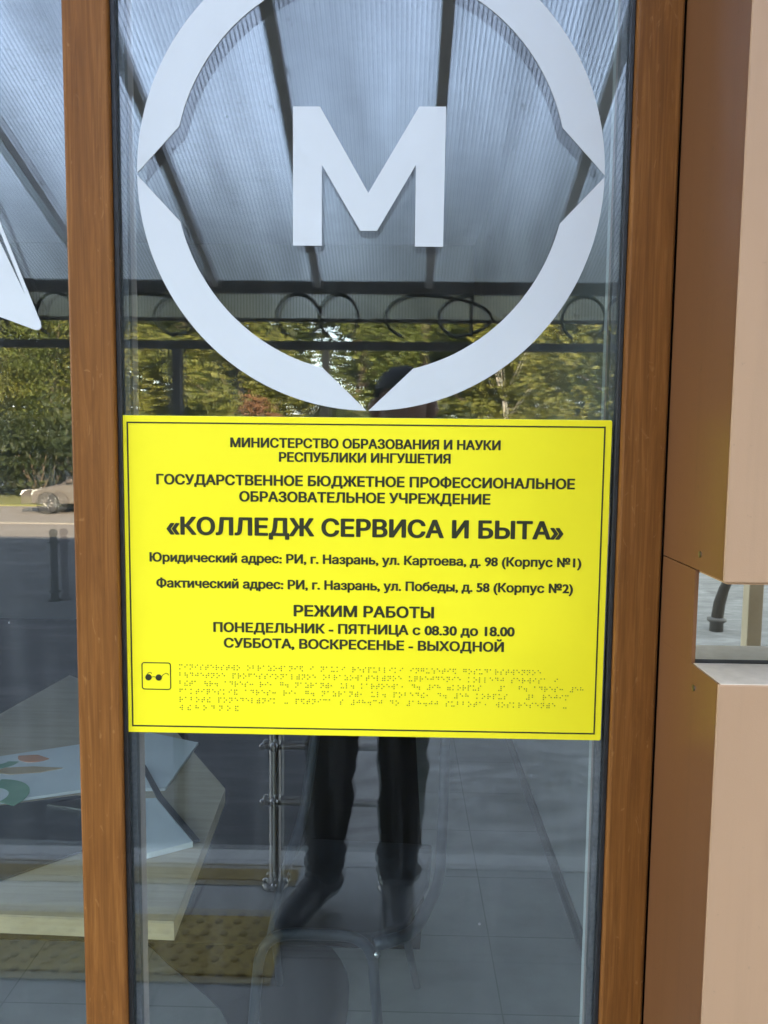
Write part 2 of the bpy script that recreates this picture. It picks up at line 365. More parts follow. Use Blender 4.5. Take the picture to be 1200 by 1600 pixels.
for j in range(5):
    for i in range(36):
        x = -.325-i*.058-(.029 if j % 2 else 0); y = -1.115-j*.060
        if x > -2.38: b.lathe([(.0125, .005), (.0125, .0085), (.0095, .0115), (.004, .012)], (x, y, 0), 10)
b.build('stud', TACTSTUD, tp)

# ------------------------------------------------------------------ building
bd = thing('college_building', 'two-storey college building holding the glazed entrance front', 'building', (0, 3, 0))
b = MB(); 
b.box(-9, -1.75, 0.0, .35, 0, 3.35); b.box(-9, 25, 0.0, .35, 3.352, 5.9)
b.box(.722, 25, .0, .35, 0, 3.35)
b.box(-9, -8.7, .352, 9, 0, 5.9); b.box(24.7, 25, .352, 9, 0, 5.9); b.box(-8.698, 24.698, 8.7, 9, 0, 5.9)
b.build('wall', WALL, bd)
b = MB().box(-9.2, 25.2, -.05, 9.2, 5.902, 6.1); b.build('roof', FRAMEPAINT, bd)
b = MB().box(-8.69, 8.69, .353, 8.69, 3.0, 3.2); b.build('ceiling', CEIL, bd)
b = MB().box(-4.3, -4.2, .353, 5.5, 0, 2.998); b.box(.602, .72, .126, 5.5, .0, 2.998); b.box(-4.198, .600, 5.4, 5.5, 0, 2.998)
b.build('inner_wall', WHITEWALL, bd)
MB().box(.590, .6018, .126, 5.39, .0005, .06).build('skirting', DARKGAP, bd)
b = MB().box(.318, .602, .09, .125, 0, 3.0); b.build('window_reveal', UPVC, bd)
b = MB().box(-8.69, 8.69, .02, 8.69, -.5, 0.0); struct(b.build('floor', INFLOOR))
b = MB().prism([(-4.19,1.25),(.12,1.25),(.14,1.5),(.14,5.39),(-4.19,5.39)], .0005, .004, 'Z'); struct(b.build('floor_shade', FLOORSHADE))  # dark sheet standing in for daylight fading deeper into the room
shadow_o = MB().prism([(-.682,1.238),(-.674,1.232),(-.60,1.155),(-.533,1.097),(-.46,1.03),(-.408,.976),(-.381,.931),(-.37,.87),(-.37,.45),(-.09,.45),(-.078,.90),(-.075,1.0),(-.078,1.08),(-.086,1.13),(-.11,1.19),(-.14,1.244),(-.69,1.244)], .0012, .005, 'Z').build('floor_shadow', FLOORSHADE)  # shadow on the tiles, laid in as a flat dark shape
tag(shadow_o, 'dark irregular painted shadow on the pale tiles under the tubular chair', 'shadow')

# ------------------------------------------------------------------ windows
def pane(name, x0, x1, y, th, matf, parent, tilt=0):
    z0, z1 = .04, 3.3; h = Vector(((x0+x1)/2, y, 0))
    b = MB().box(x0-h.x, x1-h.x, 0, th, z0, z1)
    me_o = b.build(name, [matf, GLASS_BACK, SPACER])
    for p in me_o.data.polygons:
        p.material_index = 0 if p.normal.y < -.5 else 1 if p.normal.y > .5 else 2
    me_o.data.transform(Matrix.Translation(h) @ Matrix.Rotation(tilt, 4, 'Z'))
    attach(me_o, parent); return me_o
def frame_post(x0, x1, parent, name='mullion'):
    b = MB().box(x0, x1, -.016, .0225, 0, 3.32, .003); o = b.build(name, WOOD, parent)
    MB().box(x0-.0004, x1+.0004, .0228, .078, .002, 3.318, .003).build('inner_frame', INNERF, parent); return o
def gasket(x0, x1, parent):
    b = MB().box(x0, x1, -.0075, -.0003, .04, 3.3, .0012); return b.build('gasket', RUBBER, parent)
def spacer(x0, x1, parent):
    b = MB().box(x0, x1, .005, .0155, .05, 3.3); o = b.build('spacer_bar', SPACER, parent); return o
tw = thing('tall_window', 'tall brown-framed window pane behind the yellow sign and the lettered ring', 'window', (0, .02, 0))
frame_post(-.3566, -.3029, tw); frame_post(.3096, .3630, tw)
gasket(-.3028, -.2968, tw); gasket(.3036, .3095, tw)
spacer(-.3028, -.2900, tw); spacer(.2966, .3095, tw)
pane('outer_pane', -.3028, .3095, 0, .004, GLASS, tw); pane('inner_pane', -.3028, .3095, .0165, .004, GLASS_IN, tw, R(-.10))
b = MB().box(-.3028, .3095, -.016, .078, 0, .04, .003); b.build('bottom_rail', WOOD, tw)
b = MB().box(-.3028, .3095, -.016, .078, 3.28, 3.32, .003); b.build('top_rail', WOOD, tw)
lw = thing('side_window', 'wide brown-framed window pane left of the sign, with part of a white decal', 'window', (-1, .02, 0))
frame_post(-1.75, -1.69, lw); gasket(-.3582, -.3568, lw); gasket(-1.69, -1.684, lw)
spacer(-1.69, -1.678, lw)
pane('outer_pane', -1.69, -.3568, 0, .004, GLASS, lw); pane('inner_pane', -1.69, -.3568, .0185, .004, GLASS_IN, lw, R(-.32))
b = MB().box(-1.69, -.3568, -.016, .078, 0, .04, .003); b.build('bottom_rail', WOOD, lw)
b = MB().box(-1.69, -.3568, -.016, .078, 3.28, 3.32, .003); b.build('top_rail', WOOD, lw)

# ------------------------------------------------------------------ decals
YD = -.0012
rg = thing('ring_decal', 'white ring decal with four notches around a letter M on the window pane', 'decal', (.003, 0, 1.812))
CX, CZ, RO, RI = .0030, 1.8118, .2782, .2335
def ring_seg(a0, a1):
    da = R(13.4); pts = []
    for i in range(41):
        a = a0+(a1-a0)*i/40; pts.append((CX+RO*math.cos(a), CZ+RO*math.sin(a)))
    for i in range(33):
        a = a1-da+(a0-a1+2*da)*i/32; pts.append((CX+RI*math.cos(a), CZ+RI*math.sin(a)))
    b = MB().prism(pts, YD, -.0001); return b.build('ring_segment', VINYL, rg)
for k in range(4): ring_seg(R(90*k+.25), R(90*k+89.75))
Mp = [(-.0883,1.8898),(-.0564,1.8899),(.0016,1.7911),(.0609,1.8901),(.0926,1.8901),(.0917,1.7292),(.0580,1.7292),(.0580,1.8238),(.0124,1.7473),(-.0075,1.7473),(-.0539,1.8234),(-.0537,1.7295),(-.0883,1.7295)]
MB().prism(Mp, YD, -.0001).build('letter', VINYL, rg)
ld = thing('pointed_decal', 'white pointed decal with a thin slit on the pane left of the sign', 'decal', (-.44, 0, 1.69))
lp = [(-.3967,1.636),(-.3962,1.6305),(-.3985,1.6275),(-.4032,1.6272),(-.4469,1.6428),(-.53,1.683),(-.60,1.75),(-.60,1.93),(-.52,1.83),(-.4439,1.7326),(-.4138,1.6676),(-.4435,1.7455),(-.505,1.87),(-.495,1.875),(-.4431,1.7567)]
MB().prism(lp, YD, -.0001).build('decal_shape', VINYL, ld)

# ------------------------------------------------------------------ yellow sign
sg = thing('information_sign', 'yellow rectangular plate with black Cyrillic lettering and braille on the window', 'sign', (0, 0, 1.325))
b = MB().prism([(-.2985,1.125),(.2985,1.125),(.3,1.1265),(.3,1.5235),(.2985,1.525),(-.2985,1.525),(-.3,1.5235),(-.3,1.1265)], -.0045, -.0006, bev=.0006)
pl = b.build('plate', [YELLOW, SIGN_EDGE], sg)
for p in pl.data.polygons: p.material_index = 0 if p.normal.y < -.9 else 1
YS = -.0049
b = MB(); i0, i1 = .0078, .0096
b.box(-.3+i0, .3-i0, YS, -.0044, 1.525-i1, 1.525-i0); b.box(-.3+i0, .3-i0, YS, -.0044, 1.125+i0, 1.125+i1)
b.box(-.3+i0, -.3+i1, YS, -.0044, 1.125+i1, 1.525-i1); b.box(.3-i1, .3-i0, YS, -.0044, 1.125+i1, 1.525-i1)
b.build('border_line', INK, sg)
import numpy as np
from mathutils.geometry import delaunay_2d_cdt
def text_mesh(s, bold):
    """glyph outlines filled by the non-zero winding rule (overlapping strokes stay solid, counters stay open)"""
    cu = bpy.data.curves.new('t', 'FONT'); cu.body = s; cu.size = 1; cu.resolution_u = 4; cu.fill_mode = 'NONE'
    o = bpy.data.objects.new('t', cu); sc.collection.objects.link(o)
    bpy.context.view_layer.update()
    me = bpy.data.meshes.new_from_object(o.evaluated_get(bpy.context.evaluated_depsgraph_get()))
    bpy.data.objects.remove(o); bpy.data.curves.remove(cu)
    P = [Vector((v.co.x, v.co.y)) for v in me.vertices]; E = [tuple(e.vertices) for e in me.edges]
    # walk the loops in vertex order
    nb = {}
    for a, b_ in E: nb.setdefault(a, []).append(b_); nb.setdefault(b_, []).append(a)
    used_ = set(); dirE = []
    for v0 in sorted(nb):
        if v0 in used_: continue
        loop_ = [v0]; used_.add(v0); cur = v0
        while True:
            c = sorted(n for n in nb[cur] if n not in used_)
            if not c: break
            cur = c[0]; used_.add(cur); loop_.append(cur)
        dirE += list(zip(loop_, loop_[1:]+loop_[:1]))
    vo, eo, fo_, _a, _b, _c = delaunay_2d_cdt(P, dirE, [], 0, 1e-6)
    A = np.array([P[a] for a, _ in dirE]); B = np.array([P[b_] for _, b_ in dirE]); keep = []
    for f in fo_:
        c = sum((vo[k] for k in f), Vector((0,0)))/len(f)
        up = (A[:,1] <= c.y) & (B[:,1] > c.y); dn = (A[:,1] > c.y) & (B[:,1] <= c.y)
        cr = (B[:,0]-A[:,0])*(c.y-A[:,1])-(c.x-A[:,0])*(B[:,1]-A[:,1])
        if int((up & (cr > 0)).sum())-int((dn & (cr < 0)).sum()): keep.append(f)
    me = bpy.data.meshes.new('t'); me.from_pydata([(v.x, v.y, 0) for v in vo], [], keep)
    bm = bmesh.new(); bm.from_mesh(me); bmesh.ops.delete(bm, geom=[v for v in bm.verts if not v.link_faces], context='VERTS'); bm.to_mesh(me); bm.free()
    return me
BOLD = .042
cm = text_mesh('Н', 0); CAP = max(v.co.y for v in cm.vertices)-min(v.co.y for v in cm.vertices); CB = min(v.co.y for v in cm.vertices)
def text_line(s, x0, x1, zb, cap):
    me = text_mesh(s, 0)
    a = min(v.co.x for v in me.vertices); c = max(v.co.x for v in me.vertices)
    d = BOLD*cap/CAP*1.0
    kx = (x1-x0-2*d)/(c-a); kz = (cap-1.1*d)/CAP
    for v in me.vertices: v.co = Vector((x0+d+(v.co.x-a)*kx, 0, zb+.55*d+(v.co.y-CB)*kz))
    bm = bmesh.new(); n = 12          # heavier strokes: the outline spread to all sides
    for k in range(n+1):
        an = 2*math.pi*k/n; q = (0 if k == n else 1)
        t = me.copy(); t.transform(Matrix.Translation((q*d*math.cos(an), YS+.0001-k*.000012, q*.55*d*math.sin(an)))); bm.from_mesh(t); bpy.data.meshes.remove(t)
    bm.to_mesh(me); bm.free()
    me.materials.clear(); me.materials.append(INK)
    o = link(bpy.data.objects.new('text_line', me)); attach(o, sg); return o
for t in (('МИНИСТЕРСТВО ОБРАЗОВАНИЯ И НАУКИ', -.1647, .1658, 1.4872, .0121),
          ('РЕСПУБЛИКИ ИНГУШЕТИЯ', -.1049, .1053, 1.4702, .0120),
          ('ГОСУДАРСТВЕННОЕ БЮДЖЕТНОЕ ПРОФЕССИОНАЛЬНОЕ', -.2566, .2574, 1.4406, .0131),
          ('ОБРАЗОВАТЕЛЬНОЕ УЧРЕЖДЕНИЕ', -.1541, .1549, 1.4206, .0131),
          ('«КОЛЛЕДЖ СЕРВИСА И БЫТА»', -.2448, .2453, 1.3784, .0228),
          ('Юридический адрес: РИ, г. Назрань, ул. Картоева, д. 98 (Корпус №1)', -.2665, .2684, 1.3443, .0119),
          ('Фактический адрес: РИ, г. Назрань, ул. Победы, д. 58 (Корпус №2)', -.2585, .2592, 1.3119, .0120),
          ('РЕЖИМ РАБОТЫ', -.0867, .0882, 1.2778, .0146),
          ('ПОНЕДЕЛЬНИК - ПЯТНИЦА с 08.30 до 18.00', -.1875, .1888, 1.2564, .0127),
          ('СУББОТА, ВОСКРЕСЕНЬЕ - ВЫХОДНОЙ', -.1745, .1758, 1.2366, .0127)): text_line(*t)
BR = dict(а=1, б=12, в=2456, г=1245, д=145, е=15, ж=245, з=1356, и=24, й=12346, к=13, л=123, м=134, н=1345, о=135, п=1234, р=1235, с=234, т=2345, у=136, ф=124, х=125, ц=14, ч=12345, ш=156, щ=1346, ы=2346, ь=23456, э=246, ю=1256, я=1246)
BR.update({'.': 256, ',': 2, '-': 36, '#': 3456, '(': 2356, ':': 25, '1': 1, '2': 12, '5': 15, '8': 125, '9': 24, '0': 245, '3': 14})
BL = ['министерство образования и науки республики ингушетия государственное',
      'бюджетное профессиональное образовательное учреждение колледж сервиса и',
      'быта юр. адрес: ри, г. назрань, ул. картоева, д. #98 (корпус n #1) ф. адрес: #58',
      'фактический адрес: ри, г. назрань, ул. победы, д. #58 корпус n #2 режим',
      'работы понедельник - пятница с #08.30 до #18.00 суббота, воскресенье -',
      'выходной']
BE = [.2226, .244, .276, .258, .256, -.155]
b = MB()
for li, (s, xe) in enumerate(zip(BL, BE)):
    step = (xe+.2305)/(len(s)-.5)
    for ci, ch in enumerate(s):
        for dgt in str(BR.get(ch, '')):
            dd = int(dgt); cx = 0 if dd <= 3 else .0026; cz = -((dd-1) % 3)*.0026
            b.lathe([(.00082, -.0043), (.00075, -.0049), (.0004, -.0052)], (-.2305+ci*step+cx, 0, 1.2135-li*.0105+cz), 7, 'Y')
b.build('braille', mottled('braille_dot', (.16,.14,.006), (.22,.19,.008), 90, .5), sg)
def rrect(x0, x1, z0, z1, r, n=6):
    p = []
    for (cx, cz, a) in ((x1-r, z1-r, 0), (x0+r, z1-r, 90), (x0+r, z0+r, 180), (x1-r, z0+r, 270)):
        for i in range(n+1): t = R(a+90*i/n); p.append((cx+r*math.cos(t), cz+r*math.sin(t)))
    return p
def outline(b, pts, wd):
    b.tube([(p[0], -.0045, p[1]) for p in pts], wd, 6, closed=True)
b = MB(); outline(b, rrect(-.2783, -.2423, 1.1815, 1.2156, .003), .0007)
pg = b.build('pictogram', INK, sg)
b = MB()
for cx in (-.2703, -.2573): b.lathe([(.0040, -.0043), (.0040, -.0050), (.003, -.0051)], (cx, 0, 1.1967), 20, 'Y')
def arc(pts): b.tube([(x, -.0047, z) for x, z in pts], .00038, 5)
arc([(-.2668,1.1970),(-.2638,1.1978),(-.2608,1.1970)])
arc([(-.2740,1.1975),(-.2725,1.2000),(-.2695,1.2030),(-.2672,1.2032),(-.2662,1.2015)])
arc([(-.2538,1.1975),(-.2515,1.2005),(-.2480,1.2025),(-.2455,1.2015),(-.2450,1.1998)])
b.build('dark_glasses', INK, pg)

# ------------------------------------------------------------------ clad pillar on the right
cp = thing('clad_pillar', 'salmon metal-clad pillar with a mirrored band, right of the window', 'pillar', (1, -.1, 0))
PX = .3640
def grime(m, dark, amt):
    N, L, b = nodes(m); src = b.inputs['Base Color'].links[0].from_socket
    st = noise(m, coords(m, (22, 22, .9)), 1.6, 7, .7); sp = noise(m, coords(m), 95, 2, .6)
    f = math_(m, 'ADD', math_(m, 'MULTIPLY', ramp(m, st, [(.5, (0,0,0)), (.75, (1,1,1))]), amt), math_(m, 'MULTIPLY', ramp(m, sp, [(.70, (0,0,0)), (.76, (1,1,1))]), amt*1.6), True)
    setcol(m, mixc(m, f, src, dark))
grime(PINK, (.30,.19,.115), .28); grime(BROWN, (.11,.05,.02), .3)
def panel(z0, z1):
    b = MB().box(PX-.0005, 2.6, -.2005, -.1965, z0, z1, .0015); f = b.build('front_panel', PINK, cp)
    return f
up = panel(1.362, 3.34); lo = panel(0, 1.2595)
b = MB().box(PX, PX+.004, -.1960, -.018, 1.3635, 3.34); b.build('side_panel', BROWN, cp)
b = MB().box(PX, PX+.004, -.1960, -.018, 0, 1.2595); b.box(PX, PX+.004, -.1235, -.018, 1.2596, 1.3622); b.build('side_panel', BROWN, cp)
b = MB().box(PX+.0045, 2.6, -.1960, -.123, 1.3600, 1.3615); b.build('soffit', PINK, cp)
b = MB().box(PX+.002, 2.6, -.1995, -.1245, 1.2560, 1.2602, .0006); b.build('ledge', LEDGE, cp)
b = MB().box(PX+.0042, 2.6, -.1232, -.119, 1.2640, 1.3595); b.build('mirror_band', MIRROR, cp)
b = MB().box(PX+.0042, 2.6, -.1225, -.119, 1.2604, 1.2638); b.build('joint', DARKGAP, cp)
b = MB().box(PX+.006, 2.59, -.118, .1, 0, 3.33); b.build('core', DARKGAP, cp)
for z in (1.381, 1.2355):
    b = MB(); b.prism([(-.135+.0035*math.cos(i*math.pi/4), z+.0035*math.sin(i*math.pi/4)) for i in range(8)], PX-.0012, PX+.001, 'X'); b.build('screw', STEEL, cp)
b = MB().box(.3632, .3639, -.012, .012, 0, 3.3); b.build('sealant', DARKGAP, cp)

# ------------------------------------------------------------------ canopy and its posts
cn = thing('porch_canopy', 'ribbed polycarbonate canopy on dark rafters over the porch', 'canopy', (0, -1.5, 2.3))
SL = .3723; zc = lambda y: 2.268+SL*(3.0+y)          # y negative
def slab(x0, x1, y0, y1, th, dz):
    b = bmesh.new(); v = []
    for x in (x0, x1):
        for y in (y0, y1):
            for t in (0, th): v.append(b.verts.new((x, y, zc(y)+dz+t)))
    for q in ((0,1,3,2),(4,6,7,5),(0,4,5,1),(2,3,7,6),(0,2,6,4),(1,5,7,3)): b.faces.new([v[i] for i in q])
    return b
def sheet(bm_, name, test):
    o = MB().add(bm_).build(name, [POLY, POLYTOP], cn)
    for p in o.data.polygons: p.material_index = 1 if test(p.normal) else 0
sheet(slab(-3.6, 3.6, -3.08, -.01, .010, 0), 'polycarbonate_sheet', lambda n: n.z > .5)
for x in (-3.55,-3.1,-2.58,-2.02,-1.455,-.875,-.372,.169,.728,1.29,1.85,2.4,2.95,3.5):
    MB().add(slab(x-.02, x+.02, -3.0, -.02, .04, -.045)).build('rafter', RAFTER, cn)
b = MB().box(-3.6, 3.6, -3.03, -2.985, 2.205, 2.262); b.build('front_beam', FRAMEPAINT, cn)
b = MB().box(-3.6, 3.6, -3.025, -2.985, 1.932, 1.972); b.build('lower_beam', FRAMEPAINT, cn)
b = MB().box(-3.6, 3.6, -3.055, -3.040, 2.072, 2.090); b.build('fascia_rail', FRAMEPAINT, cn)
fs_ = bmesh.new(); bmesh.ops.create_cube(fs_, size=1); bmesh.ops.scale(fs_, vec=(7.2, .008, .175), verts=fs_.verts); bmesh.ops.translate(fs_, vec=(0, -3.0615, 2.1675), verts=fs_.verts)
sheet(fs_, 'fascia_sheet', lambda n: n.y < -.5)
y = -3.012
def loop(cx, wd, skew=0):
    pts = []
    for i in range(22):
        a = R(-60+300*i/21); pts.append((cx+wd*math.cos(a)+skew*max(0, math.cos(a))*.3, y, 2.092+.108*math.sin(a)))
    MB().tube(pts, .0085, 8).build('scroll', SCROLLPAINT, cn)
for u in range(-3, 3):
    o = u*1.40+.03
    loop(-.50+o, .105); loop(-.30+o, .095); loop(.10+o, .17, .6); loop(.36+o, .17, -.6)
for x, m_, wd in ((-1.075, FRAMEPAINT, .03), (-.335, POSTPAINT, .022), (1.71, POSTPAINT, .034), (-2.6, FRAMEPAINT, .03)):
    MB().box(x-wd, x+wd, -3.005-wd, -3.005+wd, ZG-.02, 1.931, .004).build('post', m_, cn)

# ------------------------------------------------------------------ steel guard rail on the porch
gr = thing('steel_railing', 'short polished steel railing on round posts at the porch edge', 'railing', (-.13, -1.574, 0))
for x in (-.358, .03):
    b = MB().lathe([(.045, 0), (.045, .006), (.036, .012), (.019, .016), (.019, .93), (.017, .934)], (x, -1.574, 0), 20)
    pt = b.build('post', STEEL, gr)
    for dx, dy in ((-.034, 0), (.034, 0), (0, .034), (0, -.034)): b = MB(); b.ball((x+dx, -1.574+dy, .014), .011, 10); b.build('cap_nut', CHROME, pt)
for z in (.49, .30):
    b = MB().tube([(-.395, -1.548, z), (.06, -1.548, z)], .008, 10); b.build('crossbar', STEEL, gr)
    for x, rr in ((-.395, .013), (-.358, .016), (.03, .016), (.06, .013)): b = MB(); b.ball((x, -1.548, z), rr, 10); b.build('end_ball', CHROME, gr)
b = MB().tube([(-.40, -1.574, .95), (.06, -1.574, .95)], .021, 14); b.build('handrail', STEEL, gr)

# ------------------------------------------------------------------ bollard on the forecourt
bo = thing('bollard', 'dark steel bollard with two collars standing on the shaded forecourt', 'bollard', (-4.12, -8.5, ZG))
MB().lathe([(.075, ZG), (.075, ZG+.02), (.045, ZG+.03), (.045, .26), (.04, .28)], (-4.12, -8.5, 0), 20).build('post', BOLLARDPAINT, bo)
b = MB(); b.ball((-4.12, -8.5, .325), .052, 16); b.build('cap', BOLLARDPAINT, bo)
for z in (ZG+.1, .20): MB().lathe([(.045, z), (.07, z+.004), (.07, z+.026), (.045, z+.03)], (-4.12, -8.5, 0), 20).build('collar', BOLLARDPAINT, bo)

# ------------------------------------------------------------------ interior furniture
TZ = .75
tb = thing('work_table', 'pale wooden table with light edge banding behind the glass', 'table', (-.8, .8, 0))
tp_ = [(-.298,.187),(-.322,.66),(-.60,1.12),(-.985,1.45),(-1.06,.78),(-.95,.207)]
b = MB().prism(tp_, TZ-.003, TZ, 'Z'); b.build('tabletop', LAM, tb)
b = MB().prism(tp_, TZ-.031, TZ-.0035, 'Z'); b.build('edge_band', LAMEDGE, tb)
for x, y in ((-.46,.30),(-.60,.72),(-.88,.27),(-.92,1.3)):
    MB().lathe([(.022, 0), (.022, .01), (.018, .012), (.018, TZ-.032)], (x, y, 0), 14).build('leg', FRAMEPAINT, tb)
PAPER = mottled('poster_card', (.76,.78,.80), (.82,.84,.86), 12, .55)
GREENP = mottled('print_green', (.16,.34,.22), (.22,.40,.27), 30, .6); ORANGEP = mottled('print_orange', (.62,.22,.10), (.70,.28,.13), 30, .6); TANP = mottled('print_tan', (.52,.36,.20), (.60,.42,.24), 30, .6)
po = thing('printed_poster', 'white card poster with green and orange shapes on the wooden table', 'poster', (-.7, .75, TZ))
MB().prism([(-.439,.895),(-.445,.639),(-.62,.6225),(-.80,.545),(-.93,.76),(-.72,.87),(-.576,.955)], TZ+.002, TZ+.008, 'Z').build('card', PAPER, po)
def blob(pts, m_, name):
    MB().prism(pts, TZ+.0075, TZ+.0092, 'Z').build(name, m_, po)
def arcband(cx, cy, r0, r1, a0, a1, n=14):
    return [(cx+r0*math.cos(R(a0+(a1-a0)*i/n)), cy+r0*math.sin(R(a0+(a1-a0)*i/n))) for i in range(n+1)]+[(cx+r1*math.cos(R(a1+(a0-a1)*i/n)), cy+r1*math.sin(R(a1+(a0-a1)*i/n))) for i in range(n+1)]
blob(arcband(-.80,.58,.045,.085,-25,95), GREENP, 'printed_shape')
blob([(-.845,.70),(-.80,.69),(-.74,.705),(-.70,.73),(-.77,.735),(-.83,.725)], TANP, 'printed_shape')
blob(arcband(-.79,.80,.0,.042,190,330), ORANGEP, 'printed_shape')
blob(arcband(-.86,.76,.02,.045,200,360), GREENP, 'printed_shape')
pb = thing('white_booklet', 'white booklet near the table corner beside the window post', 'booklet', (-.39, .45, TZ))
b = MB().prism([(-.50,.58),(-.447,.585),(-.326,.4104),(-.3946,.3669),(-.50,.345)], TZ+.001, TZ+.012, 'Z', bev=.0015); b.build('pages', PAPER, pb)
MB().prism([(-.3255,.411),(-.4465,.5855),(-.53,.74),(-.52,.745),(-.436,.592),(-.314,.414)], TZ+.0095, TZ+.014, 'Z', bev=.001).build('spine', LAPTOP, pb)
fo = thing('dark_folder', 'flat dark folder lying across the wooden table in front of the poster', 'folder', (-.7, .45, TZ))
b = MB().prism([(-.505,.40),(-.53,.59),(-.62,.606),(-.80,.535),(-.86,.31),(-.63,.275)], TZ+.001, TZ+.0045, 'Z', bev=.001); b.build('cover', LAPTOP, fo)
b = MB().prism([(-.56,.53),(-.54,.575),(-.60,.585),(-.66,.555)], TZ+.005, TZ+.0085, 'Z'); b.build('clip', STEEL, fo)

# tubular chair
ch = thing('tubular_chair', 'tubular steel chair with dark seat behind the lower part of the glass', 'chair', (0, .8, 0))
def fillet(pts, r=.05, n=6):
    out = [Vector(pts[0])]
    for a, b_, c in zip(pts, pts[1:], pts[2:]):
        a, b_, c = Vector(a), Vector(b_), Vector(c)
        u_, w_ = (a-b_), (c-b_); k = min(r, u_.length*.45, w_.length*.45); p, q = b_+u_.normalized()*k, b_+w_.normalized()*k
        for i in range(n+1):
            t = i/n; out.append(p*(1-t)**2+b_*2*t*(1-t)+q*t*t)
    out.append(Vector(pts[-1])); return out
MB().tube(fillet([(-.27,.56,.0),(-.235,.60,.465),(-.005,.60,.465),(.03,.64,.0)], .07), .0115, 12).build('front_frame', CHAIRTUBE, ch)
MB().tube(fillet([(.0,.605,.44),(.085,.645,.44),(.15,.83,.45),(.165,1.0,.5),(.18,1.15,.86),(-.16,1.2,.86),(-.20,1.05,.5),(-.225,.9,.44),(-.215,.62,.44)], .06), .0135, 12).build('seat_frame', CHAIRTUBE, ch)
MB().tube(fillet([(.065,.67,.44),(.108,1.09,.0)], .05), .0095, 12).build('rear_leg', CHAIRTUBE, ch)
MB().tube(fillet([(-.22,.67,.44),(-.27,1.09,.0)], .05), .0095, 12).build('rear_leg', CHAIRTUBE, ch)
b = MB().prism([(-.215,.612),(.0,.612),(.07,.655),(.125,.83),(.14,1.0),(-.19,1.02),(-.215,.88)], .435, .458, 'Z', bev=.008); b.build('seat', CHAIRSEAT, ch)
b = MB(); b.prism([(-.15,.72),(.17,.72),(.165,.88),(-.145,.88)], 1.145, 1.165, 'Y', bev=.006); b.build('backrest', CHAIRSEAT, ch)
for p in ((.008,.598,.425), (-.238,.598,.425)):
    b = MB(); b.ball(p, .009, 10); b.build('bolt', CHROME, ch)

# ------------------------------------------------------------------ parked car at the far kerb
car = thing('parked_car', 'dark saloon car with pale alloy wheels on the sunlit road', 'car', (-7.3, -19.8, ZG))
CX0 = -9.62
prof = [(0,.28),(.02,.55),(.12,.68),(.95,.84),(1.22,.90),(1.95,1.36),(2.35,1.43),(3.1,1.40),(3.75,1.02),(4.25,.96),(4.38,.80),(4.40,.42),(4.3,.26)]
def arch(cx, r=.34, n=10): return [(cx+r*math.cos(R(180*i/n)), .30+r*math.sin(R(180*i/n))) for i in range(n+1)]
body = [(CX0+x, ZG+z) for x, z in prof]+[(CX0+x, ZG+max(.24, z)) for x, z in arch(3.50)+arch(.82)]
b = MB().prism(body, -20.62, -18.98, bev=.03); b.build('body', CARPAINT, car)
win = [(1.34,.95),(1.98,1.32),(2.35,1.37),(3.0,1.34),(3.50,1.02)]
b = MB().prism([(CX0+x, ZG+z) for x, z in win], -20.635, -18.965); b.build('side_window', CARGLASS, car)
b = MB().prism([(CX0+1.18,ZG+.905),(CX0+1.20,ZG+.93),(CX0+1.90,ZG+1.365),(CX0+1.93,ZG+1.345)], -20.5, -19.1); b.build('windscreen', CARGLASS, car)
for wx in (.82, 3.50):
    for wy in (-18.99, -20.61):
        s = 1 if wy > -19.8 else -1
        b = MB().lathe([(.21, -.10*s), (.30, -.10*s), (.32, -.08*s), (.32, .06*s), (.30, .085*s), (.21, .085*s)], (CX0+wx, wy, ZG+.32), 28, 'Y'); wh = b.build('wheel', TYRE, car)
        b = MB(); b.lathe([(.215, .0), (.215, .08*s), (.195, .085*s), (.19, .03*s), (.05, .03*s), (.05, .075*s), (.02, .08*s)], (CX0+wx, wy, ZG+.32), 28, 'Y')
        for k in range(10):
            a = 2*math.pi*k/10; b.tube([(CX0+wx+.04*math.cos(a), wy+.075*s, ZG+.32+.04*math.sin(a)), (CX0+wx+.2*math.cos(a), wy+.075*s, ZG+.32+.2*math.sin(a))], .014, 6)
        b.build('rim', ALLOY, wh)
for wy in (-19.2, -20.4):
    b = MB(); b.prism([(CX0-.008,ZG+.56),(CX0+.05,ZG+.70),(CX0+.20,ZG+.715),(CX0+.16,ZG+.58)], wy-.2, wy+.21); b.build('headlight', LAMPGLASS, car)
b = MB().box(CX0-.02, CX0+.05, -20.25, -19.35, ZG+.36, ZG+.48, .01); b.build('grille', TYRE, car)
b = MB(); b.box(CX0+1.45, CX0+1.65, -18.96, -18.80, ZG+.93, ZG+1.05, .03); b.build('wing_mirror', CARPAINT, car)

car.scale = (.85, .85, .85); car.location.x -= .32
